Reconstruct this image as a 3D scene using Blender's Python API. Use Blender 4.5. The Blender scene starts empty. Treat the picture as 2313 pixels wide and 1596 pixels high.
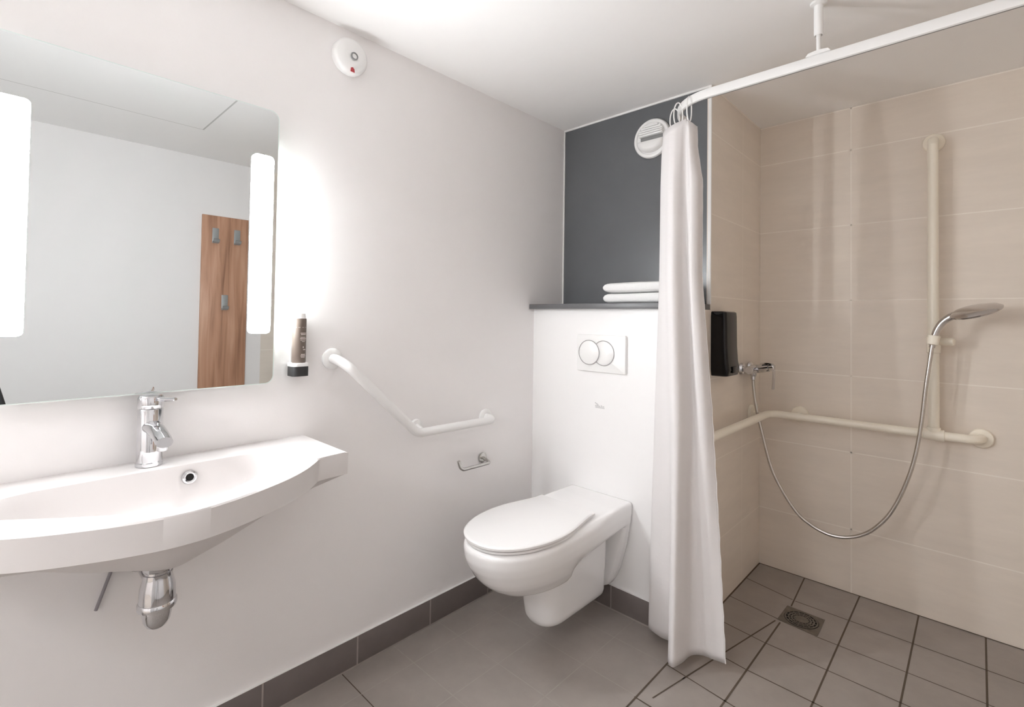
import bpy, bmesh, math, random
from mathutils import Vector, Matrix
random.seed(7)
S = 0.85                      # working unit -> metres
scene = bpy.context.scene
FILL_LAMP = 3.1  # strength of the added hallway fill lamp
COL = scene.collection
V = Vector

# ------------------------------------------------------------------ materials
def mat(name, color=(.8,.8,.8), rough=.5, metal=0.0, spec=.5, coat=0.0, emit=None, estr=0.0,
        noise=None, bump=0.0, bscale=40.0, trans=0.0, stretch=(1,1,1)):
    m = bpy.data.materials.new(name); m.use_nodes = True
    nt = m.node_tree; b = nt.nodes['Principled BSDF']
    b.inputs['Base Color'].default_value = (*color, 1)
    b.inputs['Roughness'].default_value = rough
    b.inputs['Metallic'].default_value = metal
    b.inputs['Specular IOR Level'].default_value = spec
    b.inputs['Coat Weight'].default_value = coat
    b.inputs['Coat Roughness'].default_value = .08
    if emit:
        b.inputs['Emission Color'].default_value = (*emit, 1)
        b.inputs['Emission Strength'].default_value = estr
    if noise or bump:
        tc = nt.nodes.new('ShaderNodeTexCoord')
        mp = nt.nodes.new('ShaderNodeMapping'); mp.inputs['Scale'].default_value = stretch
        nt.links.new(tc.outputs['Object'], mp.inputs['Vector'])
    if noise:
        sc, amt = noise
        n = nt.nodes.new('ShaderNodeTexNoise'); n.inputs['Scale'].default_value = sc
        n.inputs['Detail'].default_value = 6; n.inputs['Roughness'].default_value = .65
        nt.links.new(mp.outputs['Vector'], n.inputs['Vector'])
        r = nt.nodes.new('ShaderNodeMapRange')
        r.inputs['From Min'].default_value = .25; r.inputs['From Max'].default_value = .75
        r.inputs['To Min'].default_value = 1-amt; r.inputs['To Max'].default_value = 1+amt
        nt.links.new(n.outputs['Fac'], r.inputs['Value'])
        mx = nt.nodes.new('ShaderNodeVectorMath'); mx.operation = 'SCALE'
        mx.inputs[0].default_value = color
        nt.links.new(r.outputs['Result'], mx.inputs['Scale'])
        nt.links.new(mx.outputs['Vector'], b.inputs['Base Color'])
    if bump:
        n2 = nt.nodes.new('ShaderNodeTexNoise'); n2.inputs['Scale'].default_value = bscale
        n2.inputs['Detail'].default_value = 4
        nt.links.new(mp.outputs['Vector'], n2.inputs['Vector'])
        bp = nt.nodes.new('ShaderNodeBump'); bp.inputs['Strength'].default_value = bump
        bp.inputs['Distance'].default_value = .01
        nt.links.new(n2.outputs['Fac'], bp.inputs['Height'])
        nt.links.new(bp.outputs['Normal'], b.inputs['Normal'])
    if trans:
        out = nt.nodes['Material Output']
        tr = nt.nodes.new('ShaderNodeBsdfTranslucent'); tr.inputs['Color'].default_value = (*color, 1)
        ms = nt.nodes.new('ShaderNodeMixShader'); ms.inputs['Fac'].default_value = trans
        nt.links.new(b.outputs['BSDF'], ms.inputs[1]); nt.links.new(tr.outputs['BSDF'], ms.inputs[2])
        nt.links.new(ms.outputs['Shader'], out.inputs['Surface'])
    return m

def wood(name):
    m = bpy.data.materials.new(name); m.use_nodes = True
    nt = m.node_tree; b = nt.nodes['Principled BSDF']
    tc = nt.nodes.new('ShaderNodeTexCoord'); mp = nt.nodes.new('ShaderNodeMapping')
    mp.inputs['Scale'].default_value = (1, 14, .9)
    nt.links.new(tc.outputs['Object'], mp.inputs['Vector'])
    n = nt.nodes.new('ShaderNodeTexNoise'); n.inputs['Scale'].default_value = 2.2
    n.inputs['Detail'].default_value = 8; n.inputs['Distortion'].default_value = .6
    nt.links.new(mp.outputs['Vector'], n.inputs['Vector'])
    cr = nt.nodes.new('ShaderNodeValToRGB')
    e = cr.color_ramp.elements
    e[0].position = .28; e[0].color = (.27, .135, .078, 1)
    e[1].position = .72; e[1].color = (.62, .37, .25, 1)
    k = cr.color_ramp.elements.new(.5); k.color = (.50, .27, .17, 1)
    nt.links.new(n.outputs['Fac'], cr.inputs['Fac'])
    nt.links.new(cr.outputs['Color'], b.inputs['Base Color'])
    b.inputs['Roughness'].default_value = .45
    return m

M = dict(
    paint   = mat('wall_paint', (.86,.84,.835), .55, noise=(3,.012), bump=.02, bscale=160),
    ceil    = mat('ceiling_paint', (.905,.895,.885), .7, noise=(2,.012)),
    dark    = mat('anthracite_panel', (.125,.131,.138), .30, spec=.45, noise=(6,.05)),
    box     = mat('cistern_panel', (.86,.85,.845), .38, noise=(3,.006)),
    shelf   = mat('shelf_grey', (.13,.13,.135), .4, noise=(9,.06)),
    floor   = mat('floor_tile', (.33,.295,.27), .42, noise=(7,.10), bump=.03, bscale=60),
    grout_l = mat('floor_grout_light', (.385,.35,.322), .8, noise=(30,.08)),
    grout_d = mat('floor_grout_dark', (.10,.075,.055), .8, noise=(30,.08)),
    base    = mat('plinth_tile', (.17,.145,.138), .42, noise=(8,.08)),
    bgrout  = mat('plinth_grout', (.36,.32,.29), .8, noise=(30,.08)),
    wtile   = mat('beige_wall_tile', (.79,.715,.635), .30, spec=.45, noise=(4,.045), stretch=(1,1,5), bump=.012, bscale=30),
    wgrout  = mat('beige_grout', (.89,.83,.755), .7, noise=(20,.04)),
    white   = mat('white_trim', (.84,.83,.815), .4, noise=(10,.01)),
    ceram   = mat('white_ceramic', (.87,.86,.855), .12, coat=.5, noise=(2,.006)),
    resin   = mat('basin_mineral', (.70,.672,.662), .5, noise=(2,.006)),
    plast   = mat('white_plastic', (.84,.835,.825), .3, noise=(4,.008)),
    cream   = mat('cream_nylon', (.90,.845,.735), .30, noise=(5,.015)),
    chrome  = mat('chrome', (.66,.66,.675), .07, metal=1.0, noise=(3,.02)),
    steel   = mat('brushed_steel', (.55,.54,.52), .25, metal=1.0, noise=(60,.06)),
    hose    = mat('hose_metal', (.60,.575,.545), .24, metal=1.0, noise=(80,.08)),
    handset = mat('handset_chrome', (.62,.60,.595), .14, metal=1.0, noise=(5,.02)),
    face    = mat('handset_face', (.55,.53,.545), .4, noise=(60,.06)),
    black   = mat('gloss_black', (.006,.0055,.0055), .13, spec=.3, noise=(5,.1)),
    blackm  = mat('matt_black', (.022,.022,.023), .5, noise=(9,.1)),
    hole    = mat('dark_cavity', (.008,.007,.006), .8, noise=(9,.1)),
    brown   = mat('taupe_bottle', (.145,.112,.092), .45, noise=(8,.04)),
    print_  = mat('pale_print', (.66,.60,.56), .6, noise=(40,.05)),
    red     = mat('red_mark', (.42,.035,.045), .5, noise=(8,.05)),
    greyp   = mat('grey_plastic', (.25,.25,.25), .4, noise=(8,.05)),
    greyl   = mat('pale_grey_print', (.62,.615,.61), .6, noise=(8,.04)),
    towel   = mat('towel_cotton', (.87,.865,.86), .95, bump=.35, bscale=420, noise=(200,.03)),
    cloth   = mat('curtain_fabric', (.85,.825,.82), .75, trans=.20, bump=.10, bscale=26, stretch=(1,1,3), noise=(6,.012)),
    drain   = mat('drain_metal', (.20,.175,.15), .5, metal=.7, noise=(40,.2)),
    mirror  = mat('mirror_silver', (.67,.692,.692), .0, metal=1.0),
    glass   = mat('mirror_edge', (.78,.86,.83), .2, noise=(3,.01)),
    lamp    = mat('lamp_diffuser', (1,1,1), .4, emit=(.955,.98,1), estr=10.0),
    tube    = mat('lamp_tube', (1,1,1), .4, emit=(.955,.985,1), estr=4.2),
    wood    = wood('walnut_board'),
    hook    = mat('hook_grey', (.36,.37,.37), .35, metal=.3, noise=(8,.05)),
    seam    = mat('hatch_seam', (.55,.54,.53), .8, noise=(8,.05)),
    hallf   = mat('fill_hall_floor', (.50,.45,.40), .5, noise=(4,.1)),
    greyt    = mat('grey_tube', (.27,.25,.27), .5, noise=(8,.05)),
)

# ------------------------------------------------------------------ mesh builder
class MB:
    def __init__(self): self.bm = bmesh.new()
    def face(self, vs, mi=0):
        try:
            f = self.bm.faces.new(vs); f.material_index = mi; return f
        except ValueError: return None
    def box(self, a, b, bev=0, mi=0, seg=2):
        a = [min(p,q) for p,q in zip(a,b)], [max(p,q) for p,q in zip(a,b)]
        (x0,y0,z0),(x1,y1,z1) = a
        t = bmesh.new()
        vs = [t.verts.new(p) for p in [(x0,y0,z0),(x1,y0,z0),(x1,y1,z0),(x0,y1,z0),(x0,y0,z1),(x1,y0,z1),(x1,y1,z1),(x0,y1,z1)]]
        for q in [(3,2,1,0),(4,5,6,7),(0,1,5,4),(1,2,6,5),(2,3,7,6),(3,0,4,7)]:
            t.faces.new([vs[i] for i in q])
        if bev: bmesh.ops.bevel(t, geom=t.edges[:], offset=bev, segments=seg, affect='EDGES', profile=.5)
        self.merge(t, mi); return self
    def merge(self, t, mi=0, mtx=None):
        mp = {}
        for v in t.verts: mp[v] = self.bm.verts.new(mtx @ v.co if mtx else v.co)
        for f in t.faces: self.face([mp[v] for v in f.verts], mi)
        t.free()
    def loft(self, loops, mi=0, cap0=True, cap1=True, closed=True):
        rows = [[self.bm.verts.new(p) for p in L] for L in loops]
        n = len(rows[0])
        for a, b in zip(rows, rows[1:]):
            for i in range(n if closed else n-1):
                j = (i+1) % n
                self.face([a[i], a[j], b[j], b[i]], mi)
        if cap0: self.face(rows[0][::-1], mi)
        if cap1: self.face(rows[-1], mi)
        return self
    def tube(self, pts, r, n=16, mi=0, caps=True, sec=None):
        pts = [V(p) for p in pts]; N = len(pts)
        rs = r if isinstance(r, (list,tuple)) else [r]*N
        tans = []
        for i in range(N):
            t = pts[min(i+1,N-1)] - pts[max(i-1,0)]
            tans.append(t.normalized())
        u = tans[0].orthogonal().normalized() if abs(tans[0].z) > .95 else tans[0].cross(V((0,0,1))).normalized()
        loops = []
        for i in range(N):
            u = (u - tans[i]*u.dot(tans[i])).normalized(); w = tans[i].cross(u)
            loops.append([pts[i] + (u*math.cos(a)+w*math.sin(a))*rs[i] for a in [2*math.pi*k/n for k in range(n)]])
        return self.loft(loops, mi, caps, caps)
    def lathe(self, prof, o, axis, n=32, mi=0, caps=True):
        o = V(o); ax = V(axis).normalized()
        u = ax.orthogonal().normalized(); w = ax.cross(u)
        loops = [[o + ax*h + (u*math.cos(a)+w*math.sin(a))*max(r,1e-5) for a in [2*math.pi*k/n for k in range(n)]] for r,h in prof]
        return self.loft(loops, mi, caps, caps)
    def prism(self, poly, fn, a, b, mi=0, bev=0):
        """poly: 2-D outline, fn(u,v,t)->xyz"""
        t = bmesh.new()
        A = [t.verts.new(fn(u,v,a)) for u,v in poly]; B = [t.verts.new(fn(u,v,b)) for u,v in poly]
        n = len(poly)
        t.faces.new(A[::-1]); top = t.faces.new(B)
        for i in range(n):
            j = (i+1)%n; t.faces.new([A[i],A[j],B[j],B[i]])
        if bev:
            bmesh.ops.bevel(t, geom=list(top.edges), offset=bev, segments=2, affect='EDGES', profile=.5)
        self.merge(t, mi); return self
    def build(self, name, mats, parent=None, sharp=38, origin=None):
        bm = self.bm
        bmesh.ops.remove_doubles(bm, verts=bm.verts[:], dist=1e-6)
        bmesh.ops.recalc_face_normals(bm, faces=bm.faces[:])
        for f in bm.faces: f.smooth = True
        lim = math.radians(sharp)
        for e in bm.edges:
            if len(e.link_faces) == 2:
                if e.calc_face_angle(0) > lim: e.smooth = False
        p = V(parent['u_loc']) if parent is not None and 'u_loc' in parent else V((0,0,0))
        own = V(origin) if origin is not None else V((0,0,0))
        off = own if parent is None else p
        for v in bm.verts: v.co = (v.co - off) * S
        me = bpy.data.meshes.new(name); bm.to_mesh(me); bm.free()
        o = bpy.data.objects.new(name, me); COL.objects.link(o)
        for m in (mats if isinstance(mats,(list,tuple)) else [mats]): me.materials.append(m)
        if parent is None: o.location = own * S
        else:
            o.parent = parent
            o['u_loc'] = tuple(p)
        return o

def thing(name, label, cat, loc, group=None):
    o = bpy.data.objects.new(name, None); COL.objects.link(o)
    o.location = V(loc)*S; o['u_loc'] = tuple(loc); o.empty_display_size = .05
    o['label'] = label; o['category'] = cat
    if group: o['group'] = group
    return o
def tag(o, label, cat, group=None):
    o['label'] = label; o['category'] = cat
    if group: o['group'] = group
    return o
def struct(o):
    o['kind'] = 'structure'; return o

def fillet(pts, rad, n=8):
    pts = [V(p) for p in pts]; out = [pts[0]]
    rads = rad if isinstance(rad,(list,tuple)) else [rad]*(len(pts)-2)
    for i in range(1, len(pts)-1):
        a, b, c = pts[i-1], pts[i], pts[i+1]
        d1 = (a-b); d2 = (c-b); l1, l2 = d1.length, d2.length; d1.normalize(); d2.normalize()
        ang = d1.angle(d2); r = rads[i-1]
        tl = min(r/math.tan(ang/2), l1*.49 if i>1 else l1*.98, l2*.49 if i<len(pts)-2 else l2*.98)
        r = tl*math.tan(ang/2)
        p1 = b+d1*tl; bis = (d1+d2).normalized(); cen = b + bis*(r/math.sin(ang/2))
        v1 = p1-cen; v2 = (b+d2*tl)-cen; tot = v1.angle(v2); axis = v1.cross(v2).normalized()
        for k in range(n+1):
            out.append(cen + Matrix.Rotation(tot*k/n, 3, axis) @ v1)
    out.append(pts[-1]); return out
def catmull(pts, per=6):
    P = [V(p) for p in pts]; P = [2*P[0]-P[1]] + P + [2*P[-1]-P[-2]]
    out = []
    for i in range(1, len(P)-2):
        for k in range(per):
            t = k/per; a,b,c,d = P[i-1],P[i],P[i+1],P[i+2]
            out.append(.5*((2*b)+(c-a)*t+(2*a-5*b+4*c-d)*t*t+(3*b-a-3*c+d)*t**3))
    out.append(P[-2]); return out
def rrect(w, h, r, n=6, cx=0, cy=0):
    out = []
    for sx, sy, a0 in ((1,1,0),(-1,1,90),(-1,-1,180),(1,-1,270)):
        for k in range(n+1):
            a = math.radians(a0 + 90*k/n)
            out.append((cx+sx*(w/2-r)+r*math.cos(a), cy+sy*(h/2-r)+r*math.sin(a)))
    return out
def strip(mb, p, q, w, nrm, lift, mi):
    """thin band from p to q, width w, lying on the plane with normal nrm"""
    p, q, nrm = V(p), V(q), V(nrm); d = (q-p).normalized(); s = d.cross(nrm)*(w/2); l = nrm*lift
    mb.face([mb.bm.verts.new(x) for x in (p+s+l, q+s+l, q-s+l, p-s+l)], mi)

H = 2.5; XR = 2.31; YF = -3.0; YB = -.261; XS = .876; YS = .7205; YT = -.90
T = .08                                   # wall thickness
SH = 1.43                                 # cistern box height

# ------------------------------------------------------------------ room shell
f = MB(); f.box((-T,YF-T,-T),(XR+T,YS+T,0))
Z = (0,0,1); lf = .0007
for y,m in ((-.44,1),(-.673,1),(-.909,1),(-1.142,1),(-1.372,2),(-1.606,1),(-1.84,1),(-2.07,1),(-2.3,1),(-2.53,1),(-2.76,1)):
    strip(f,(0,y,0),(.874,y,0),.004,Z,lf,m)
    strip(f,(.93,y+.0,0),(XR,y-.0,0),.0055,Z,lf,2) if y < -.75 else None
for x in (.155,.397,.640):
    strip(f,(x,YB,0),(x,YF,0),.004,Z,lf,1)
strip(f,(.881,-.26,0),(.872,YF,0),.007,Z,lf*1.4,2)                       # border of the shower floor
for x in (1.115,1.352,1.582,1.811,2.045):
    if x == 1.115:
        strip(f,(x+.002,-.75,0),(1.127,.19,0),.007,Z,lf,2); strip(f,(1.128,.37,0),(1.106,YS,0),.006,Z,lf,2)
    else: strip(f,(x,YF,0),(x,YS,0),.0065,Z,lf,2)
strip(f,(1.115,YF,0),(1.117,-.75,0),.0065,Z,lf,2)
strip(f,(XS,.492,0),(1.117,.437,0),.005,Z,lf,2); strip(f,(1.13,.433,0),(XR,.436,0),.005,Z,lf,2)
strip(f,(XS,.25,0),(1.11,.212,0),.0045,Z,lf,2); strip(f,(1.275,.190,0),(XR,.192,0),.0045,Z,lf,2)
strip(f,(XS,.016,0),(1.117,-.014,0),.0045,Z,lf,2); strip(f,(1.117,-.014,0),(XR,-.04,0),.0045,Z,lf,2)
strip(f,(.88,-.215,0),(1.12,-.243,0),.005,Z,lf,2); strip(f,(1.12,-.243,0),(XR,-.27,0),.0055,Z,lf,2)
strip(f,(.88,-.439,0),(1.152,-.471,0),.005,Z,lf,2); strip(f,(1.152,-.471,0),(XR,-.50,0),.0055,Z,lf,2)
strip(f,(.874,-.681,0),(XR,-.71,0),.0055,Z,lf,2)
strip(f,(.962,-.47,0),(1.107,.190,0),.006,Z,lf*1.5,2); strip(f,(.965,-.457,0),(.925,-.64,0),.005,Z,lf*1.5,2)
strip(f,(XS+.004,-.26,0),(XS+.004,YS,0),.008,Z,lf*1.4,2); strip(f,(XS,YS-.004,0),(XR,YS-.004,0),.008,Z,lf*1.4,2)
struct(f.build('floor',[M['floor'],M['grout_l'],M['grout_d']]))

c = MB(); c.box((-T,YF-T,H),(XR+T,YS+T,H+T)); struct(c.build('ceiling',M['ceil']))
w = MB(); w.box((-T,YF-T,0),(0,T,H)); struct(w.build('wall_left',M['paint']))
w = MB(); w.box((0,0,SH),(XS-.02,T,H)); struct(w.build('wall_back',M['dark']))
w = MB(); w.box((0,YB,0),(XS-.02,0,SH)); struct(w.build('wall_cistern',M['box']))
w = MB(); w.box((0,YF-T,0),(.22,YF,H)); w.box((1.17,YF-T,0),(XR,YF,H)); w.box((.22,YF-T,2.25),(1.17,YF,H)); struct(w.build('wall_front',M['paint']))  # doorway added to let fill light in from the unseen hallway
w = MB(); w.box((XR,YF-T,0),(XR+T,YT,H)); struct(w.build('wall_right',M['paint']))

rows = [.322+.391*k for k in range(6)]
t = MB()                                   # tiled partition beside the niche
t.box((XS-.02,0,0),(XS,YS+T,H)); t.box((XS-.02,YB,0),(XS,0,SH))
gl = .0006; gw = .0052
for i,z in enumerate(rows):
    strip(t,(XS,YB if z<SH else 0,z),(XS,YS,z),gw,(1,0,0),gl,1)
strip(t,(XS,.427,0),(XS,.427,H),gw,(1,0,0),gl,1)
strip(t,(XS,0.002,H-.004),(XS,YS,H-.004),.008,(1,0,0),gl,1); strip(t,(XS,YS-.003,0),(XS,YS-.003,H),.005,(1,0,0),gl,1)
struct(t.build('wall_shower_left',[M['wtile'],M['wgrout']]))
t = MB(); t.box((XS,YS,0),(XR,YS+T,H))
for z in rows: strip(t,(XS,YS,z),(XR,YS,z),gw,(0,-1,0),gl,1)
for x in (1.3157,2.046): strip(t,(x,YS,0),(x,YS,H),gw,(0,-1,0),gl,1)
strip(t,(XS,YS,H-.004),(XR,YS,H-.004),.006,(0,-1,0),gl,1)
struct(t.build('wall_shower_back',[M['wtile'],M['wgrout']]))
t = MB(); t.box((XR,YT,0),(XR+T,YS+T,H))
for z in rows: strip(t,(XR,YT,z),(XR,YS,z),gw,(-1,0,0),gl,1)
for y in (-.61,.12): strip(t,(XR,y,0),(XR,y,H),gw,(-1,0,0),gl,1)
struct(t.build('wall_shower_right',[M['wtile'],M['wgrout']]))

# plinth tiles
b = MB(); b.box((0,YF,0),(.012,YB,.117),.0015)
for y in (-.244-.355*k for k in range(8)):
    if y < YB: strip(b,(.012,y,0),(.012,y,.117),.006,(1,0,0),.0006,1)
strip(b,(.012,YF,.004),(.012,YB,.004),.007,(1,0,0),.0005,1); strip(b,(.006,YF,.117),(.006,YB,.117),.012,(0,0,1),.0005,2)
struct(b.build('baseboard_left',[M['base'],M['bgrout'],M['white']]))
b = MB(); b.box((.012,YB-.012,0),(XS-.02,YB,.112),.0015)
for x in (.163,.518,.873-.02): strip(b,(x,YB-.012,0),(x,YB-.012,.112),.005,(0,-1,0),.0006,1)
strip(b,(.012,YB-.012,.004),(XS-.02,YB-.012,.004),.007,(0,-1,0),.0005,1); strip(b,(.012,YB-.006,.112),(XS-.02,YB-.006,.112),.010,(0,0,1),.0005,2)
struct(b.build('baseboard_back',[M['base'],M['bgrout'],M['white']]))
# white corner profile and white sealant lines of the dark niche
tr = MB(); tr.box((XS-.012,-.010,SH+.026),(XS+.003,0,H),.002); struct(tr.build('trim_1',M['white']))
tr = MB(); tr.box((0,-.006,SH+.026),(.006,0,H)); struct(tr.build('trim_2',M['white']))
tr = MB(); tr.box((.006,-.006,H-.009),(XS-.012,0,H)); struct(tr.build('trim_3',M['white']))

s = MB(); s.box((0,-.302,SH),(XS-.002,-.0005,SH+.026),.002)
tag(s.build('cistern_shelf',M['shelf'],origin=(.43,-.15,SH)),'long dark grey shelf slab on the white box behind the toilet','shelf')

# ------------------------------------------------------------------ mirror with light strips
MY, MW, MZ0, MZ1, MX = -2.012, .70, 1.143, 2.080, .035
mr = thing('mirror','large frameless wall mirror with two glowing vertical light strips above the basin','mirror',(0,MY,MZ0))
yz = lambda u,v,t: (t,u,v)
g = MB(); g.prism(rrect(MW,MZ1-MZ0,.028,8,MY,(MZ0+MZ1)/2), yz, MX-.005, MX-.0006, 0); g.build('glass_edge',M['glass'],mr)
g = MB(); g.prism(rrect(MW-.006,MZ1-MZ0-.006,.026,8,MY,(MZ0+MZ1)/2), yz, MX-.0006, MX); g.build('mirror_glass',M['mirror'],mr)
h = MB(); h.box((0,MY-.20,MZ0+.10),(MX-.006,MY+.20,MZ1-.10),.003); h.box((0,MY-.34,1.952),(MX-.006,MY+.325,1.957)); h.box((0,MY-.34,1.255),(MX-.006,MY+.325,1.260)); h.build('housing_baffles',M['plast'],mr)  # includes added unseen baffles that stop tube light leaking above and below
for sgn in (1,-1):
    yc = MY + sgn*.2985
    l = MB(); l.prism(rrect(.066,.602,.012,6,yc,1.616), yz, MX+.0001, MX+.0105, bev=.002); l.build('light_strip',M['lamp'],mr)
    l = MB(); l.tube([(.016,yc,1.33),(.016,yc,1.90)],.008,12); l.build('light_tube',M['tube'],mr)

# ------------------------------------------------------------------ washbasin
BY = -2.025; ZT = .943
crv = catmull([(x,y,0) for x,y in ((.347,.377),(.368,.357),(.405,.318),(.450,.255),(.488,.18),(.516,.11),(.533,.045),(.537,0),(.533,-.045),(.516,-.11))],6)
crv = [(p.x,p.y) for p in crv if p.y >= 0 and p.x < .5369]
half = [(0,.49),(.325,.49),(.329,.43),(.332,.396),(.336,.386)] + crv + [(.537,0)]
outer = [(x,BY+d) for x,d in half] + [(x,BY-d) for x,d in half[-2::-1]]
ih = [(.112,0),(.112,.21),(.118,.25),(.132,.285),(.158,.312),(.20,.328),(.245,.327),(.285,.305),(.345,.23),(.412,.145),(.462,.07),(.484,0)]
inner = [(x,BY+d) for x,d in ih[:-1]] + [(ih[-1][0],BY)] + [(x,BY-d) for x,d in ih[-2:0:-1]]
CEN = (.28,BY)
def polar(poly, cen, angs):
    out = []
    for a in angs:
        d = (math.cos(a), math.sin(a)); best = None
        for i in range(len(poly)):
            p, q = poly[i], poly[(i+1)%len(poly)]
            ex, ey = q[0]-p[0], q[1]-p[1]
            den = d[0]*ey - d[1]*ex
            if abs(den) < 1e-12: continue
            px, py = p[0]-cen[0], p[1]-cen[1]
            tt = (px*ey-py*ex)/den; ss = (px*d[1]-py*d[0])/den
            if tt > 0 and -1e-9 <= ss <= 1+1e-9 and (best is None or tt > best): best = tt
        out.append((cen[0]+d[0]*best, cen[1]+d[1]*best))
    return out
angs = sorted([2*math.pi*k/180 for k in range(180)] + [math.atan2(y-BY,x-CEN[0])%(2*math.pi) for x,y in outer])
OL = polar(outer, CEN, angs); IL = polar(catmull([(x,y,0) for x,y in inner+inner[:1]],5) and [(p.x,p.y) for p in catmull([(x,y,0) for x,y in inner+inner[:1]],5)], CEN, angs)
def scl(L, c, k, z, kx=None):
    kx = k if kx is None else kx
    return [V((c[0]+(x-c[0])*kx, c[1]+(y-c[1])*k, z)) for x,y in L]
def mixl(A, B, t, z): return [V((a[0]+(b[0]-a[0])*t, a[1]+(b[1]-a[1])*t, z)) for a,b in zip(A,B)]
def clampx(L): return [V((max(p.x,.0), p.y, p.z)) for p in L]
C2 = (.26,BY)
loops = [clampx(scl(OL,(.0,BY),.12,.770,.62)), clampx(scl(OL,(.0,BY),.34,.785,.80)), clampx(scl(OL,(.0,BY),.58,.815,.885)), clampx(scl(OL,(.0,BY),.80,.848,.935)),
         clampx(scl(OL,(.0,BY),.965,.869,.975)), clampx(scl(OL,(.0,BY),.985,.8715,.985)),
         clampx(scl(OL,(.0,BY),.998,.873,.996)), scl(OL,CEN,1,ZT-.004), mixl(OL,IL,.06,ZT),
         mixl(OL,IL,.90,ZT-.0005), mixl(OL,IL,1.0,ZT-.006),
         scl(IL,C2,.985,ZT-.014), scl(IL,C2,.965,ZT-.036), scl(IL,C2,.94,ZT-.066), scl(IL,C2,.90,ZT-.094), scl(IL,C2,.82,ZT-.116), scl(IL,C2,.66,ZT-.130), scl(IL,C2,.36,ZT-.140), scl(IL,C2,.06,ZT-.144)]
bs = thing('washbasin','wide white wall basin with curved front under the mirror','sink',(0,BY,.77))
k = MB(); k.loft(loops); k.build('basin_body',M['resin'],bs,sharp=42)
# overflow ring on the inner back wall
oo = V((.1240,-1.925,.902)); on = V((1,.02,.22)).normalized()
k = MB(); k.lathe([(.0105,-.004),(.0105,.004),(.014,.006),(.0185,.004),(.020,.0005),(.020,-.004)],oo,on,28,caps=False); k.build('overflow_ring',M['chrome'],bs)
k = MB(); k.lathe([(.0105,.0005),(.0105,.0015)],oo,on,24); k.build('overflow_hole',M['hole'],bs)

# mixer tap
tx, ty = .066, -2.012
tp = thing('basin_tap','chrome single-lever mixer tap standing on the back rim of the basin','tap',(tx,ty,ZT))
k = MB(); k.lathe([(.030,.0005),(.0335,.001),(.0335,.010),(.031,.012),(.0305,.160),(.029,.162)],(tx,ty,ZT),Z,40); k.build('tap_body',M['chrome'],tp)
k = MB(); k.lathe([(.0305,.1635),(.0315,.165),(.0315,.192),(.028,.199),(.012,.203),(.001,.204)],(tx,ty,ZT),Z,40)
k.tube([(tx+.005,ty+.004,ZT+.190),(tx+.06,ty+.022,ZT+.192),(tx+.10,ty+.033,ZT+.196),(tx+.112,ty+.036,ZT+.198)],[.007,.006,.005,.004],12)
k.build('lever',M['chrome'],tp)
k = MB(); sp = catmull([(tx+.005,ty,ZT+.112),(tx+.06,ty+.002,ZT+.110),(tx+.115,ty+.004,ZT+.100),(tx+.150,ty+.005,ZT+.090)],5)
k.loft([[p+V((0,math.cos(a)*(.024-.004*i/15),math.sin(a)*(.020-.006*i/15))) for a in [2*math.pi*j/24 for j in range(24)]] for i,p in enumerate(sp)])
k.build('spout',M['chrome'],tp)
k = MB(); k.lathe([(.012,0),(.0135,.002),(.0135,.018),(.010,.024)],(tx+.132,ty+.004,ZT+.066),Z,24); k.build('aerator',M['chrome'],tp)
k = MB(); k.tube([(.026,ty,ZT+.001),(.026,ty,ZT+.205)],.0032,10); k.lathe([(.0075,0),(.0085,.004),(.0075,.012),(.002,.015)],(.026,ty,ZT+.205),Z,16); k.build('popup_rod',M['chrome'],tp)

# bottle trap under the basin
bx, by = .22, -2.014
bt = thing('bottle_trap','chrome bottle trap with round bell hanging under the basin','trap',(bx,by,.55))
k = MB(); k.lathe([(.026,.768),(.041,.745),(.041,.739),(.033,.737)],(bx,by,0),Z,32); k.build('drain_flange',M['chrome'],bt)
k = MB(); k.lathe([(.034,.737),(.034,.706),(.031,.704)],(bx,by,0),Z,8); k.build('hex_nut',M['chrome'],bt,sharp=20)
k = MB(); k.lathe([(.030,.704),(.030,.698),(.033,.697),(.033,.688),(.0335,.684),(.0395,.66),(.041,.635),(.041,.625)],(bx,by,0),Z,40); k.build('bell',M['chrome'],bt)
k = MB(); k.lathe([(.0415,.625),(.044,.622),(.0445,.612),(.043,.607),(.034,.606)],(bx,by,0),Z,40); k.build('collar',M['chrome'],bt)
k = MB(); k.lathe([(.033,.606),(.033,.590),(.030,.573),(.023,.560),(.012,.552),(.001,.550)],(bx,by,0),Z,32); k.build('cup',M['chrome'],bt)
k = MB(); k.tube([(bx-.028,by,.655),(.012,by,.655)],.019,20); k.lathe([(.019,0),(.036,.001),(.034,.008),(.019,.014)],(.001,by,.655),(1,0,0),28); k.build('outlet_pipe',M['chrome'],bt)

k = MB(); k.tube([(.006,-2.113,.548),(.010,-2.085,.640),(.016,-2.066,.705),(.022,-2.052,.770),(.03,-2.045,.800)],.0042,10)
tag(k.build('slanted_tube',M['greyt'],origin=(.006,-2.113,.55)),'thin grey tube slanting down the wall left of the trap','hose')  # thin grey tube slanting down the wall under the basin

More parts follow.
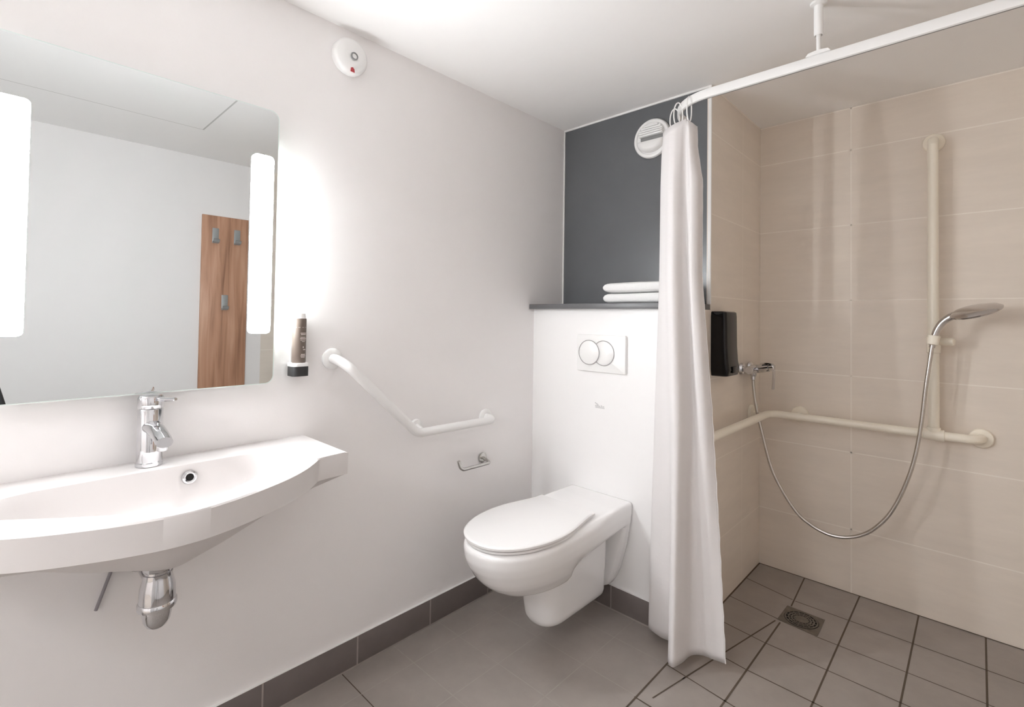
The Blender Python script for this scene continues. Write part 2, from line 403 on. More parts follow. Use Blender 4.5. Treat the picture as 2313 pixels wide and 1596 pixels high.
# soap dispenser bottle beside the mirror
dp = thing('soap_dispenser','small taupe soap bottle upside down in a black wall holder beside the mirror','dispenser',(0,-1.578,1.16))
dy = -1.578
k = MB(); k.prism(rrect(.058,.062,.016,6,dy,.034), lambda u,v,t:(v,u,t), 1.163, 1.197, bev=.002); k.build('holder_cup',M['blackm'],dp)
k = MB(); k.prism(rrect(.060,.064,.016,6,dy,.034), lambda u,v,t:(v,u,t), 1.1975, 1.2095, bev=.003)
k.box((.0005,dy-.020,1.2095),(.012,dy+.020,1.36),.004); k.build('white_collar',M['plast'],dp)
def oval(cx,cy,rx,ry,z,n=32): return [V((cx+rx*math.cos(2*math.pi*i/n),cy+ry*math.sin(2*math.pi*i/n),z)) for i in range(n)]
k = MB(); k.loft([oval(.038,dy,.021,.0225,1.2095),oval(.038,dy,.0225,.0235,1.214),oval(.038,dy,.0225,.0235,1.335),oval(.038,dy,.0215,.0235,1.363),oval(.038,dy,.020,.0225,1.366)])
k.build('bottle',M['brown'],dp)
k = MB(); k.loft([oval(.038,dy,.018,.021,1.3665),oval(.038,dy,.016,.019,1.384),oval(.038,dy,.010,.012,1.3885)]); k.build('bottle_base',M['plast'],dp)
k = MB()
def pm(u0,u1,z0,z1):           # print patches hugging the curved front
    lo = []
    for j in range(5):
        a = (u0+(u1-u0)*j/4)
        lo.append((.038+.0231*math.cos(a), dy+.0241*math.sin(a)))
    k.loft([[V((x,y,z)) for x,y in lo] for z in (z0,z1)],0,False,False,False)
for z0,z1,a0,a1 in ((1.313,1.316,-.2,.75),(1.308,1.311,-.15,.70),(1.299,1.3015,-.2,.6),(1.294,1.297,-.25,.75),(1.289,1.2915,-.2,.65),(1.284,1.286,0,.5),(1.262,1.268,.15,.32),(1.255,1.258,.2,.65),
                    (1.238,1.241,-.1,.6),(1.233,1.236,-.15,.65),(1.2285,1.231,-.1,.55),(1.3345,1.3355,-.9,1.2)): pm(a0,a1,z0,z1)
k.build('bottle_print',M['print_'],dp)

# ------------------------------------------------------------------ wall detector / alarm
dt = thing('alarm_button','round white wall alarm with grey pull knob and red mark near the ceiling','alarm',(0,-1.392,2.385))
dc = (0,-1.397,2.386)
k = MB(); k.lathe([(.066,.0003),(.0695,.006),(.0695,.026),(.066,.034),(.058,.0385),(.03,.040),(.001,.040)],dc,(1,0,0),48); k.build('base_disc',M['plast'],dt)
k = MB(); k.lathe([(.014,.0402),(.0155,.044),(.0145,.047),(.0105,.0475),(.0105,.0435)],(0,-1.392,2.383),(1,0,0),24,caps=False); k.build('ring_knob',M['greyp'],dt)
k = MB(); k.lathe([(.0104,.0402),(.0104,.0438)],(0,-1.392,2.383),(1,0,0),20); k.build('knob_cap',M['plast'],dt)
k = MB(); k.prism([(-1.4045,2.322),(-1.3875,2.3215),(-1.3895,2.3335),(-1.3955,2.3395),(-1.403,2.3365)],yz,.0385,.0412); k.build('red_mark',M['red'],dt)

# ------------------------------------------------------------------ angled white grab rail
gr = thing('grab_rail','white angled grab rail on the left wall beside the toilet','grab rail',(0,-1.03,.88))
k = MB(); path = fillet([(.010,-1.437,1.214),(.080,-1.437,1.214),(.080,-1.088,.888),(.080,-.628,.884),(.010,-.628,.884)],[.06,.075,.055],10)
k.tube(path,.0185,20); k.build('rail_tube',M['plast'],gr)
for (y,z) in ((-1.437,1.214),(-1.045,.900),(-.628,.884)):
    q = .78 if y == -1.045 else 1
    k = MB(); k.lathe([(.038*q,.0003),(.040*q,.003),(.040*q,.010),(.036*q,.014),(.022*q,.016)],(0,y,z),(1,0,0),32)
    if y == -1.045: k.tube([(.012,y,z),(.064,y-.012,z-.008)],.013,16)
    k.build('wall_flange',M['plast'],gr)

# toilet roll holder
rh = thing('toilet_roll_holder','small chrome hook-shaped toilet roll holder, empty, on the left wall','holder',(0,-.636,.678))
k = MB(); k.lathe([(.024,.0003),(.025,.002),(.025,.007),(.022,.009),(.010,.0095)],(0,-.640,.684),(1,0,0),28); k.build('wall_rose',M['steel'],rh)
k = MB(); k.tube(fillet([(.008,-.640,.684),(.070,-.652,.676),(.070,-.838,.678),(.070,-.852,.722)],[.022,.034],8),.0080,14); k.build('roll_bar',M['steel'],rh)

# ------------------------------------------------------------------ toilet
TX = .447
to = thing('toilet','white wall-hung toilet with closed lid on the white box','toilet',(TX,YB,.09))
def bowl(z, hw, tip, yr, hr, yc=None, n=44):
    """outline: rounded front (tip at y=tip), straight sides to the rear at y=yr half-width hr"""
    yc = tip + .30 if yc is None else yc
    yc = min(yc, yr-.01)
    pts = []
    for i in range(n+1):
        a = math.pi*i/n
        ca, sa = math.cos(a), math.sin(a)
        pts.append((TX + hw*math.copysign(abs(ca)**.92, ca), yc - (yc-tip)*abs(sa)**.92))
    m = 10
    L = [(TX - hw + (hw-hr)*(t*t*(3-2*t)), yc+(yr-yc)*t) for t in [(i+1)/m for i in range(m)]]
    R = [(TX + hr + (hw-hr)*(1-(1-t)**2*(3-2*(1-t))), yr+(yc-yr)*t) for t in [i/m for i in range(m)]]
    def up(y):
        t = min(1,max(0,(y+.60)/.16)) if z > .43 else 0
        return z + .014*t*t*(3-2*t)*min(1,(z-.43)/.08)
    return [V((x,y,up(y))) for x,y in pts+L+R]
B0 = YB-.0008
k = MB()
k.loft([bowl(.284,.060,-.800,-.66,.05), bowl(.297,.105,-.885,-.67,.07), bowl(.323,.142,-.965,-.70,.11), bowl(.345,.156,-1.0,-.68,.13), bowl(.370,.168,-1.03,-.64,.145),
        bowl(.392,.175,-1.05,-.57,.155), bowl(.410,.180,-1.062,-.47,.162), bowl(.425,.184,-1.071,-.36,.168), bowl(.436,.187,-1.078,B0,.172),
        bowl(.468,.193,-1.09,B0,.176), bowl(.505,.195,-1.094,B0,.177), bowl(.516,.190,-1.089,B0,.172), bowl(.520,.180,-1.078,B0,.165)])
# trapway column
def col(z, hw, yf, yr, n=24):
    pts = []
    for i in range(n+1):
        a = math.pi*i/n; ca, sa = math.cos(a), math.sin(a)
        pts.append((TX + hw*math.copysign(abs(ca)**.84, ca), yf+.10 - .10*sa**.84))
    return [V((x,y,z)) for x,y in pts + [(TX-hw,yr),(TX+hw,yr)]]
k.loft([col(.094,.045,-.70,-.39),col(.098,.066,-.728,-.37),col(.110,.080,-.748,-.357),col(.130,.088,-.760,-.355),col(.20,.092,-.772,-.355),col(.30,.097,-.795,-.355),col(.40,.10,-.83,-.355),col(.47,.105,-.83,-.355)])
# funnel-shaped plate against the box
def plate(y, g):
    prof = [(.515,.168),(.49,.173),(.455,.174),(.40,.166),(.33,.153),(.27,.138),(.21,.120),(.16,.098),(.13,.078),(.115,.05)]
    L = [(TX-(h-g), z) for z,h in prof]; R = [(TX+(h-g), z) for z,h in prof[::-1]]
    return [V((x,y,z)) for x,z in L+R]
k.loft([plate(B0,0),plate(YB-.045,.002),plate(YB-.058,.012)])
# neck joining column and plate, set back between them
k.box((TX-.045,-.37,.13),(TX+.045,B0-.01,.47))
body = k.build('bowl',M['ceram'],to,sharp=180)
md = body.modifiers.new('remesh','REMESH'); md.mode = 'VOXEL'; md.voxel_size = .0055*S; md.use_smooth_shade = True
md = body.modifiers.new('smooth','SMOOTH'); md.factor = .5; md.iterations = 10
def flat(z, *a, **k_): return [V((p.x,p.y,z)) for p in bowl(z,*a,**k_)]
def lid(z, g):
    return flat(z, .195-g, -1.092+g, -.535-g*.3, .152-g, yc=-.80)
k = MB(); k.loft([lid(.5225,.016),lid(.525,.009),lid(.533,.009),lid(.5345,.015)]); k.build('seat',M['ceram'],to)
k = MB(); k.loft([lid(.5385,.006),lid(.540,.001),lid(.548,.0),lid(.5515,.003),lid(.5535,.010)]); k.build('lid',M['ceram'],to)
for sx in (-1,1):
    k = MB(); k.tube([(TX+sx*.075-.02,-.528,.534),(TX+sx*.075+.02,-.528,.534)],.010,14); k.build('hinge',M['ceram'],to)

# flush plate
fp = thing('flush_plate','white dual-button flush plate with two overlapping round buttons on the box','flush plate',(TX,YB,1.12))
xz = lambda u,v,t: (u,t,v)
k = MB(); k.prism(rrect(.278,.182,.006,4,TX,1.210), xz, YB-.0004, YB-.016, bev=.003); k.build('plate',M['plast'],fp)
def disc(mb, cx, cz, r, y0, y1, n=40): mb.lathe([(r,0),(r,y0-y1-.003),(r-.004,y0-y1)],(cx,y0,cz),(0,-1,0),n)
def ringm(cx, cz, r, y): 
    k = MB(); k.lathe([(r-.002,0),(r-.002,.0025),(r+.0012,.0025),(r+.0012,0)],(cx,y,cz),(0,-1,0),48,caps=False); return k
for cx, top in ((.466,0),(.383,1)):
    k = MB(); disc(k,cx,1.213,.0605,YB-.016,YB-.0185-.003*top,48); bt_ = k.build('button',M['plast'],fp)
    k = ringm(cx,1.213,.0605,YB-.0165-.0025*top); k.build('button_rim',M['chrome'],bt_)

k = MB()
for x0,x1,z0,z1 in ((.409,.416,.962,.967),(.414,.424,.957,.963),(.420,.430,.953,.959),(.410,.425,.947,.953),(.412,.464,.940,.946),(.426,.440,.947,.953),(.444,.450,.947,.956),(.453,.462,.947,.953)):
    k.box((x0,YB-.0012,z0),(x1,YB-.0002,z1))
tag(k.build('faint_sticker',M['greyl'],origin=(.437,YB,.95)),'faint pale grey printed mark on the white box below the flush plate','sticker')

# ------------------------------------------------------------------ towels
def towel(z0, h, label, dx):
    k = MB(); n = 26; L = []
    x0, x1, y0, y1 = .437+dx, .80+dx, -.245, -.040
    def sect(x, sc):
        pts = []
        for i in range(n):
            a = 2*math.pi*i/n
            ca, sa = math.cos(a), math.sin(a)
            py = (y0+y1)/2 + (y1-y0)/2*math.copysign(abs(ca)**.35, ca)*(.93+.07*sc)
            pz = z0+h/2 + h/2*math.copysign(abs(sa)**.55, sa)*sc*(.96+.04*math.sin(x*17+z0*40)) 
            pts.append(V((x,py,max(pz,z0+.0004))))
        return pts
    for t_ in (0,.006,.016,.03,.06,.12,.18,.24,.30,.345,.357,.363):
        e = min(t_, .363-t_); sc = min(1, .45+.55*math.sqrt(max(0,1-(1-min(e,.03)/.03)**2)))
        L.append(sect(x0+t_, sc))
    k.loft(L); o = k.build('folded_towel',M['towel'],origin=((x0+x1)/2,(y0+y1)/2,z0),sharp=70)
    return tag(o,label,'towel','folded towels on the shelf')
towel(SH+.0265,.052,'lower folded white towel lying directly on the grey shelf',0)
towel(SH+.0790,.052,'upper folded white towel on top of the other towel',-.002)

# ------------------------------------------------------------------ air vent
av = thing('air_vent','round white air vent on the dark niche wall, partly behind the curtain','vent',(.572,0,2.215))
ac = (.572,0,2.316)
k = MB(); k.lathe([(.098,.0003),(.1015,.004),(.1015,.010),(.097,.017),(.088,.020),(.084,.019),(.080,.012),(.001,.012)],ac,(0,-1,0),56); k.build('vent_rim',M['plast'],av)
k = MB(); k.box((ac[0]-.062,-.0135,ac[2]-.012),(ac[0]+.062,-.0119,ac[2]+.012)); k.build('vent_slot',M['greyp'],av)
k = MB()
for i in range(5):
    zz = ac[2]+.012+.0125*i; hw = math.sqrt(max(.078**2-(zz+.006-ac[2])**2,.0004)); hw = min(hw,.066)
    k.box((ac[0]-hw,-.034+.003*i,zz),(ac[0]+hw,-.0125,zz+.009),.002)
k.build('louvre',M['plast'],av)
k = MB()
k.loft([[V((ac[0]+.078*math.cos(a)*sc, -.0125-dpt, ac[2]-.010-.066*(-math.sin(a))*sc*.98-(1-sc)*.03)) for a in [math.pi+math.pi*j/24 for j in range(25)]] for sc,dpt in ((1,0),(.97,.012),(.80,.024),(.5,.030),(.2,.032))])
k.build('deflector',M['plast'],av)

# ------------------------------------------------------------------ curtain rail
RZ0, RZ1 = 2.277, 2.315
cr = thing('curtain_rail','white shower curtain rail curving from the right wall to the niche wall','curtain rail',(1.4,-.36,RZ0))
path = fillet([(XR-.001,-.352,0),(.815,-.366,0),(.815,-.150,0)],[.19],18)
path = [p for p in path]
k = MB(); L = []
for i,p in enumerate(path):
    tn = (path[min(i+1,len(path)-1)]-path[max(i-1,0)]).normalized(); sd = V((tn.y,-tn.x,0))
    q = []
    for u,v in ((-.008,RZ0+.003),(-.003,RZ0),(.003,RZ0),(.008,RZ0+.003),(.009,RZ0+.008),(.009,RZ1-.004),(.006,RZ1),(-.006,RZ1),(-.009,RZ1-.004),(-.009,RZ0+.008)):
        q.append(p+sd*u+V((0,0,v)))
    L.append(q)
k.loft(L); k.build('track',M['plast'],cr)
k = MB(); k.loft([[p+V((0,0,RZ0-.0004))+q for q in (V((-.0028,.0028,0)),V((.0028,-.0028,0)),V((.0028,-.0028,.0003)),V((-.0028,.0028,.0003)))] for p in path]); k.build('track_slot',M['greyp'],cr)
rx, ry = 1.391, -.362
k = MB(); k.lathe([(.007,2.327),(.007,2.39),(.0125,2.383),(.0145,2.39),(.0145,2.488),(.026,2.492),(.027,2.4995)],(rx,ry,0),Z,24); k.build('ceiling_rod',M['plast'],cr)
k = MB(); k.prism([(rx-.038,RZ1+.0002),(rx-.030,RZ1+.010),(rx-.010,RZ1+.013),(rx+.010,RZ1+.013),(rx+.030,RZ1+.010),(rx+.038,RZ1+.0002)], xz, ry-.012, ry+.012); k.build('saddle_clip',M['plast'],cr)

# ------------------------------------------------------------------ curtain
keys = [
 (.045,[(.87,-.25),(.79,-.235),(.742,-.275),(.748,-.335),(.815,-.362),(.862,-.36),(.885,-.40),(.906,-.478),(.934,-.498),(.948,-.45),(.956,-.385),(.985,-.352),(1.03,-.342),(1.072,-.335)]),
 (.55,[(.87,-.26),(.80,-.25),(.755,-.285),(.760,-.338),(.818,-.372),(.863,-.385),(.888,-.42),(.908,-.465),(.932,-.468),(.944,-.425),(.953,-.375),(.980,-.360),(1.016,-.352),(1.044,-.332)]),
 (1.0,[(.87,-.27),(.81,-.265),(.772,-.295),(.774,-.345),(.82,-.385),(.862,-.41),(.888,-.435),(.906,-.450),(.928,-.438),(.940,-.40),(.950,-.362),(.973,-.372),(.998,-.366),(1.015,-.33)]),
 (1.56,[(.86,-.27),(.82,-.27),(.79,-.30),(.790,-.345),(.82,-.385),(.85,-.412),(.873,-.430),(.889,-.435),(.906,-.420),(.915,-.388),(.928,-.372),(.948,-.386),(.966,-.37),(.970,-.33)]),
 (1.95,[(.86,-.28),(.825,-.28),(.797,-.31),(.796,-.35),(.82,-.385),(.85,-.405),(.87,-.415),(.885,-.415),(.90,-.402),(.912,-.380),(.928,-.376),(.948,-.385),(.966,-.368),(.971,-.335)]),
 (2.10,[(.865,-.285),(.83,-.285),(.80,-.315),(.80,-.352),(.825,-.383),(.85,-.398),(.87,-.405),(.885,-.402),(.90,-.392),(.91,-.378),(.92,-.374),(.934,-.378),(.945,-.362),(.948,-.332)]),
 (2.20,[(.87,-.29),(.84,-.29),(.81,-.32),(.808,-.352),(.83,-.378),(.85,-.388),(.87,-.392),(.885,-.388),(.90,-.382),(.91,-.375),(.92,-.372),(.93,-.372),(.94,-.356),(.944,-.33)]),
]
def sec_at(z):
    for (z0,a),(z1,b) in zip(keys,keys[1:]):
        if z <= z1 + 1e-9:
            t_ = max(0,(z-z0)/(z1-z0)); return [(p[0]+(q[0]-p[0])*t_, p[1]+(q[1]-p[1])*t_) for p,q in zip(a,b)]
nz = 72; L = []
for i in range(nz+1):
    z = .045 + (2.20-.045)*i/nz
    row = catmull([(x,y,0) for x,y in sec_at(z)],7); n = len(row); out = []
    for j,p in enumerate(row):
        u = j/(n-1)
        zz = z
        if i > nz-8: zz += (i-nz+8)/8*(-.018+.034*max(0,(u-.25))/.5 if u < .75 else .008-.02*(u-.75)/.25)
        wr = .0009*math.sin(u*46+z*2.3)*(.3+.7*u)
        edge = max(0,(u-.86)/.14)
        wr += edge*.0014*math.sin(z*62)*(1 if z < 1.1 else .4)
        out.append(V((p.x+wr*.6, p.y+wr, zz)))
    L.append(out)
ct = thing('shower_curtain','white shower curtain gathered at the bend of its rail','curtain',(.9,-.37,.045))
k = MB(); k.loft(L,0,False,False,False)
cl = k.build('curtain_cloth',M['cloth'],ct,sharp=180)
md = cl.modifiers.new('thickness','SOLIDIFY'); md.thickness = .0022*S; md.offset = 0
# hem band along the free edge
k = MB(); E = [row[-1] for row in L]
k.loft([[e+V((0,-.002,0)), e+V((.003,.0,0)), e+V((0,.002,0)), e+V((-.003,0,0))] for e in E]); k.build('hem',M['cloth'],ct)
for (x,y,rot) in ((.828,-.288,65),(.866,-.336,40),(.925,-.361,4)):
    k = MB(); a = math.radians(rot); d = V((-math.sin(a),-math.cos(a),0)) if rot<45 else V((-math.sin(a),-math.cos(a),0))
    P = [V((x,y,2.256)) + d*.020*math.cos(tt) + V((0,0,.052*math.sin(tt))) for tt in [2*math.pi*q/28 for q in range(29)]]
    k.tube(P,.0028,8,caps=False); k.build('ring',M['plast'],ct)

# ------------------------------------------------------------------ black dispenser on the tiles
sd = thing('shampoo_dispenser','glossy black wall dispenser on the beige tiles beside the curtain','dispenser',(XS,.08,1.12))
k = MB(); out = []
def dsec(z, d, w0, w1):
    r = .016; pts = [(XS+.0004,w0),(XS+d-r,w0)]
    for q in range(6): a = -math.pi/2 + math.pi/2*q/5; pts.append((XS+d-r+r*math.cos(a), w0+r+r*math.sin(a)))
    for q in range(6): a = math.pi/2*q/5; pts.append((XS+d-r+r*math.cos(a), w1-r+r*math.sin(a)))
    pts += [(XS+d-r,w1),(XS+.0004,w1)]
    return [V((x,y,z)) for x,y in pts]
k.loft([dsec(1.118,.062,.022,.150),dsec(1.122,.074,.010,.160),dsec(1.15,.082,.004,.162),dsec(1.19,.076,.003,.158),dsec(1.26,.072,.003,.156),dsec(1.40,.070,.003,.156),dsec(1.419,.068,.006,.155),dsec(1.424,.060,.014,.150)])
k.build('casing',M['black'],sd,sharp=50)
k = MB(); k.box((XS+.079,.05,1.135),(XS+.088,.11,1.165),.003); k.build('push_button',M['black'],sd)

# ------------------------------------------------------------------ shower mixer
mx = thing('shower_mixer','chrome shower mixer with drooping lever on the tiled side wall','tap',(XS,.48,1.125))
for yy in (.405,.535):
    k = MB(); k.lathe([(.030,.0004),(.032,.004),(.028,.016),(.015,.020),(.014,.042)],(XS,yy,1.127),(1,0,0),32); k.build('wall_rose',M['chrome'],mx)
k = MB(); k.tube([(XS+.050,.375,1.124),(XS+.050,.385,1.124),(XS+.050,.56,1.124),(XS+.050,.57,1.124)],[.018,.022,.022,.018],24)
k.tube([(XS+.048,.475,1.124),(XS+.095,.475,1.132),(XS+.118,.475,1.136)],[.023,.021,.020],24); k.build('mixer_body',M['chrome'],mx)
k = MB(); k.loft([[V((x,.475+yy,z)) for yy in (-w_,-w_*.5,w_*.5,w_)]+[V((x,.475+yy,z-tk)) for yy in (w_,w_*.5,-w_*.5,-w_)] for x,z,w_,tk in
   ((XS+.085,1.160,.017,.006),(XS+.115,1.163,.018,.007),(XS+.135,1.160,.018,.008),(XS+.1435,1.150,.017,.010),(XS+.1455,1.135,.016,.012))])
k.loft([[V((x-.0045,.475-w_,z)),V((x+.0045,.475-w_,z)),V((x+.0045,.475+w_,z)),V((x-.0045,.475+w_,z))] for x,z,w_ in ((XS+.1415,1.150,.016),(XS+.1425,1.10,.012),(XS+.1405,1.06,.010),(XS+.139,1.026,.010))])
k.tube([(XS+.1185,.475,1.136),(XS+.140,.475,1.139)],.016,20)
k.build('lever',M['chrome'],mx)
HX = .913
k = MB(); k.lathe([(.0185,1.105),(.0185,1.098),(.015,1.086),(.0125,1.084),(.0125,1.068),(.009,1.064)],(HX,.490,0),Z,24); k.build('hose_outlet',M['chrome'],mx)

# ------------------------------------------------------------------ hose and handset
def ph(px): return px
hp = [(HX,.490,1.064),(.915,.492,1.02),(.923,.494,.95),(.9405,.50,.849),(.9955,.505,.625),(1.050,.51,.505),(1.118,.515,.407),(1.18,.52,.362),(1.238,.52,.342),(1.283,.52,.339),(1.329,.525,.346),(1.38,.528,.37),(1.430,.53,.412),(1.485,.535,.487),(1.527,.54,.580),(1.565,.543,.70),(1.5885,.545,.810),(1.606,.546,.94),(1.620,.548,1.088),(1.632,.55,1.19),(1.6415,.552,1.272)]
k = MB(); cp = catmull(hp,14)
rr = .0082
k.tube(cp,rr,12)
hs = k.build('shower_hose',M['hose'],origin=(1.283,.52,.33))
tag(hs,'grey metal shower hose hanging in a deep loop across the tiled wall','hose')
hd = thing('shower_handset','chrome hand shower with flat oval head in the bar holder','shower head',(1.643,.552,1.274))
k = MB(); pth = catmull([(1.6425,.552,1.2725),(1.648,.552,1.31),(1.657,.551,1.345),(1.676,.548,1.382),(1.704,.543,1.409),(1.736,.537,1.424)],6)
k.tube(pth,[.0105+.007*i/(len(pth)-1) for i in range(len(pth))],16); k.build('handle',M['handset'],hd)
k = MB()
ax = V((-.30,-.30,.93)).normalized(); hc = V((1.785,.520,1.437))
ex = V((1,-.12,0)); ex = (ex-ax*ex.dot(ax)).normalized(); ey = ax.cross(ex)
def hsec(r1, r2, o, s=0): return [hc+ex*(r1*math.cos(a)+s)+ey*r2*math.sin(a)+ax*o for a in [2*math.pi*q/40 for q in range(40)]]
k.loft([hsec(.078,.066,-.011),hsec(.086,.072,-.008),hsec(.088,.074,-.002),hsec(.080,.066,.006,-.003),hsec(.060,.050,.013,-.010),hsec(.030,.026,.017,-.018),hsec(.004,.004,.018,-.02)])
k.build('head',M['handset'],hd)
k = MB(); k.loft([hsec(.074,.062,-.0112),hsec(.074,.062,-.0128),hsec(.070,.058,-.0135)]); k.build('spray_face',M['face'],hd)

# ------------------------------------------------------------------ cream shower grab rail
GZ = .873; GY = .642; GX = .952
sg = thing('shower_grab_rail','cream L-shaped grab rail with vertical bar round the shower corner','grab rail',(1.3,YS,GZ))
k = MB(); k.tube(fillet([(XS+.008,-.225,GZ),(GX,-.225,GZ),(GX,GY,GZ),(1.800,GY,GZ),(1.800,YS-.008,GZ)],[.05,.075,.055],10),.0195,20); k.build('horizontal_bar',M['cream'],sg)
VX = 1.643
k = MB(); k.tube(fillet([(VX,YS-.008,2.235),(VX,GY,2.235),(VX,GY,GZ+.022)],[.045],10),.0205,20); k.build('vertical_bar',M['cream'],sg)
def flange(o, ax): 
    k = MB(); k.lathe([(.040,.0004),(.0425,.003),(.0425,.012),(.039,.017),(.023,.020)],o,ax,36); k.build('wall_flange',M['cream'],sg)
flange((1.800,YS,GZ),(0,-1,0)); flange((VX,YS,2.235),(0,-1,0)); flange((XS,-.225,GZ),(1,0,0)); 
for o,ax,p,q in (((1.083,YS,GZ+.004),(0,-1,0),(1.083,YS-.015,GZ+.004),(1.083,GY+.010,GZ)),((XS,.555,GZ+.004),(1,0,0),(XS+.015,.555,GZ+.004),(GX-.010,.555,GZ))):
    flange(o,ax); k = MB(); k.tube([p,q],.011,14); k.build('support_stub',M['cream'],sg)
k = MB(); k.tube([(VX-.038,GY,GZ),(VX-.036,GY,GZ),(VX+.036,GY,GZ),(VX+.038,GY,GZ)],[.0225,.0255,.0255,.0225],24)
k.tube([(VX,GY,GZ+.015),(VX,GY,GZ+.034),(VX,GY,GZ+.036)],[.0245,.0245,.0215],24); k.build('tee_collar',M['cream'],sg)
hz = 1.295
k = MB(); k.tube([(VX,GY,hz-.050),(VX,GY,hz-.047),(VX,GY,hz+.022),(VX,GY,hz+.025)],[.022,.026,.026,.022],24)
k.tube([(VX,GY-.02,hz),(VX+.004,.578,hz-.004)],[.016,.016],16)
k.lathe([(.0135,-.022),(.021,-.018),(.0225,.020),(.0175,.022)],(VX+.0045,.551,hz+.012),V((.15,0,1)),24)
holder = k.build('shower_holder',M['cream'],sg)
k = MB(); k.tube([(VX+.022,GY-.015,hz+.004),(VX+.030,GY-.018,hz+.004),(VX+.070,GY-.028,hz+.006),(VX+.073,GY-.029,hz+.006)],[.013,.0175,.0175,.014],20); k.build('clamp_knob',M['cream'],holder)

# ------------------------------------------------------------------ floor drain
fd = thing('floor_drain','square metal floor drain set in the shower tiles','drain',(1.19,.28,0))
k = MB(); q = [(1.110,.206),(1.275,.192),(1.2715,.357),(1.113,.362)]
k.prism(q, lambda u,v,t:(u,v,t), .0011, .0022); k.build('drain_frame',M['drain'],fd)
dcx, dcy = 1.192, .280
k = MB(); k.lathe([(.070,.0023),(.070,.0030)],(dcx,dcy,0),Z,40); k.build('drain_well',M['hole'],fd)
k = MB()
for rad in (.068,.054,.042): k.lathe([(rad,.0031),(rad,.0045),(rad-.006,.0045),(rad-.006,.0031)],(dcx,dcy,0),Z,40,caps=False)
k.lathe([(.030,.0031),(.030,.0045)],(dcx,dcy,0),Z,32)
for i in range(16):
    a = 2*math.pi*i/16; k.tube([(dcx+.028*math.cos(a),dcy+.028*math.sin(a),.0036),(dcx+.066*math.cos(a),dcy+.066*math.sin(a),.0036)],.0016,6)
k.build('drain_grate',M['drain'],fd)

# ------------------------------------------------------------------ things seen in the mirror
cb = thing('coat_panel','tall walnut coat panel with three grey hooks, seen in the mirror','coat rack',(XR,-1.165,.85))
k = MB(); k.box((XR-.018,-1.318,.848),(XR-.0006,-1.012,2.09),.002); k.build('board',M['wood'],cb)
for y,z in ((-1.233,1.945),(-1.090,1.948),(-1.163,1.462)):
    k = MB(); k.box((XR-.024,y-.021,z-.055),(XR-.0182,y+.021,z+.055),.002)
    k.loft([[V((x,y-.019,z0)),V((x,y+.019,z0)),V((x2,y+.019,z0+dz)),V((x2,y-.019,z0+dz))] for x,x2,z0,dz in ((XR-.024,XR-.024,z-.052,.008),(XR-.050,XR-.048,z-.050,.008),(XR-.060,XR-.053,z-.030,.004))])
    k.build('hook',M['hook'],cb)
hp_ = thing('ceiling_hatch','flush white access hatch in the ceiling, seen in the mirror','hatch',(1.36,-2.0,H))
k = MB(); k.box((1.06,-2.50,H-.004),(1.69,-1.482,H-.0005)); k.build('hatch_panel',M['ceil'],hp_)
k = MB()
for a_,b_ in (((1.05,-2.51),(1.06,-1.472)),((1.69,-2.51),(1.70,-1.472)),((1.06,-1.482),(1.69,-1.472)),((1.06,-2.51),(1.69,-2.50))):
    k.box((*a_,H-.0025),(*b_,H-.0003),0,0)
k.build('hatch_frame',M['seam'],hp_)

# photographer's tripod, one leg showing in the mirror corner
CX, CY, CZ = 1.7955, -2.3319, 1.3785
tpd = thing('tripod','black camera tripod whose leg shows in the lower left mirror corner','tripod',(CX,CY,0))
k = MB(); k.lathe([(.014,.80),(.014,1.17),(.020,1.175),(.020,1.225),(.024,1.23),(.024,1.245),(.016,1.25)],(CX,CY,0),Z,24); k.build('centre_column',M['blackm'],tpd)
for az in (88,208,328):
    a = math.radians(az); d = V((math.cos(a),math.sin(a),0)); top = V((CX,CY,1.165))+d*(-.022)
    k = MB(); k.tube([top, top+d*.184+V((0,0,-.72)), top+d*.188+V((0,0,-.73)), top+d*.29+V((0,0,-1.152)), top+d*.292+V((0,0,-1.164))],[.0155,.0135,.010,.009,.011],14); k.build('leg',M['blackm'],tpd)

# ------------------------------------------------------------------ unseen hallway, open door and lamp, added to fill the room with light
HY0, HY1, HX0, HX1 = -5.3, YF-T, -.45, 2.05
for nm,a_,b_,m_ in (('wall_fill_hall_back',(HX0,HY0-T,0),(HX1,HY0,H),'paint'),('wall_fill_hall_left',(HX0-T,HY0,0),(HX0,HY1,H),'paint'),('wall_fill_hall_right',(HX1,HY0,0),(HX1+T,HY1,H),'paint'),
                    ('wall_fill_hall_front',(HX0,HY1,0),(-T,HY1+T,H),'paint'),('floor_fill_hall',(HX0,HY0,-T),(HX1,YF-T,0),'hallf'),('ceiling_fill_hall',(HX0,HY0,H),(HX1,YF-T,H+T),'ceil')):
    k = MB(); k.box(a_,b_); struct(k.build(nm,M[m_]))
k = MB(); k.box((.18,HY1-.90,.01),(.22,HY1-.004,2.23),.003); dl = struct(k.build('door_1',M['white']))
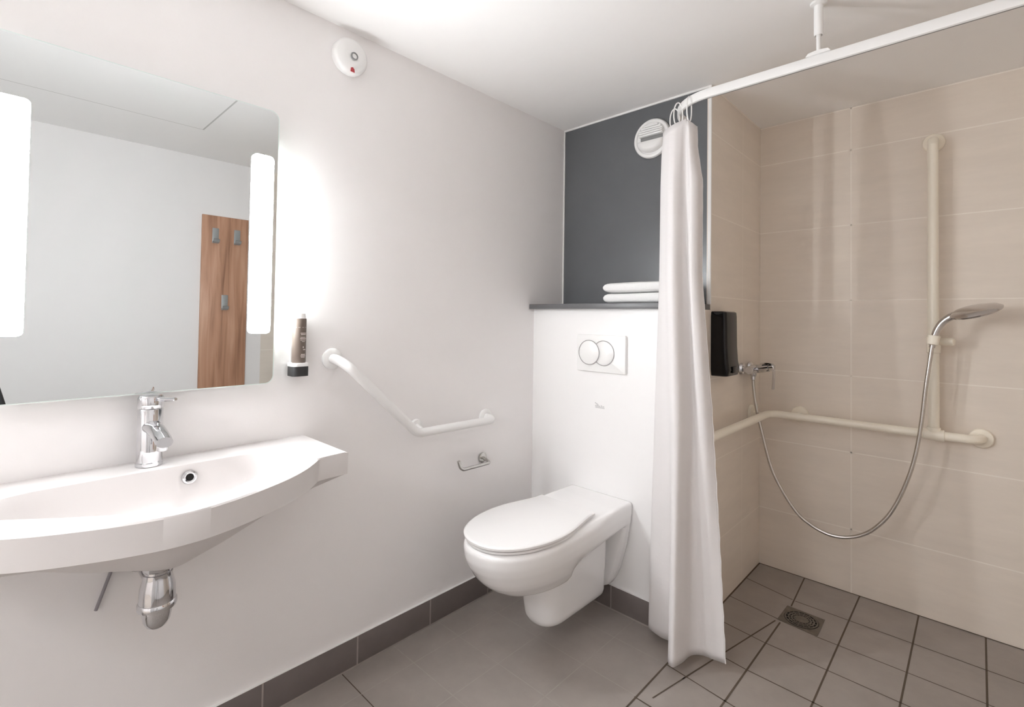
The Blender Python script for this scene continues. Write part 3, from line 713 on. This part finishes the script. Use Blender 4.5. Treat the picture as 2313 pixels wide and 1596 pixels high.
k = MB(); k.tube(fillet([(.2205,HY1-.84,1.12),(.275,HY1-.84,1.12),(.275,HY1-.70,1.12)],[.02],6),.011,12); k.build('door_handle',M['steel'],dl)
hl = thing('fill_lamp','added square fill lamp in the unseen hallway behind the camera','lamp',(.75,-4.2,H))  # added fill lamp, lights the room through the doorway
k = MB(); k.box((.43,-4.52,H-.03),(1.07,-3.88,H-.0005),.004); k.build('fill_lamp_frame',M['white'],hl)
k = MB(); k.box((.46,-4.49,H-.036),(1.04,-3.91,H-.0302)); k.build('fill_lamp_panel',mat('fill_lamp_glow',(1,1,1),.5,emit=(.97,.985,1),estr=FILL_LAMP),hl)

for o in bpy.data.objects:
    if 'u_loc' in o: del o['u_loc']

# ------------------------------------------------------------------ world, camera, view
wd = bpy.data.worlds.new('World'); scene.world = wd; wd.use_nodes = True
wd.node_tree.nodes['Background'].inputs['Color'].default_value = (.6,.6,.6,1)
wd.node_tree.nodes['Background'].inputs['Strength'].default_value = 0.0

F, YAW, PIT, ROL, SY = 1112.646, .75898, .021154, .0141098, -103.629
cam = bpy.data.cameras.new('camera'); co = bpy.data.objects.new('camera',cam); COL.objects.link(co)
fw = V((-math.sin(YAW)*math.cos(PIT), math.cos(YAW)*math.cos(PIT), math.sin(PIT)))
rt = V((math.cos(YAW), math.sin(YAW), 0)); up = rt.cross(fw)
r2 = rt*math.cos(ROL)+up*math.sin(ROL); u2 = -rt*math.sin(ROL)+up*math.cos(ROL)
mw = Matrix((r2,u2,-fw)).transposed().to_4x4(); mw.translation = V((CX,CY,CZ))*S
co.matrix_world = mw
cam.sensor_fit = 'HORIZONTAL'; cam.sensor_width = 36.0; cam.lens = F*36.0/2313
cam.shift_y = SY/2313; cam.clip_start = .01
scene.camera = co

scene.cycles.max_bounces = 14; scene.cycles.diffuse_bounces = 8; scene.cycles.glossy_bounces = 6
scene.cycles.caustics_reflective = False; scene.cycles.caustics_refractive = False
vs = scene.view_settings
vs.view_transform = 'Standard'; vs.look = 'None'; vs.gamma = 1.0; vs.use_curve_mapping = False
vs.exposure = 3.54
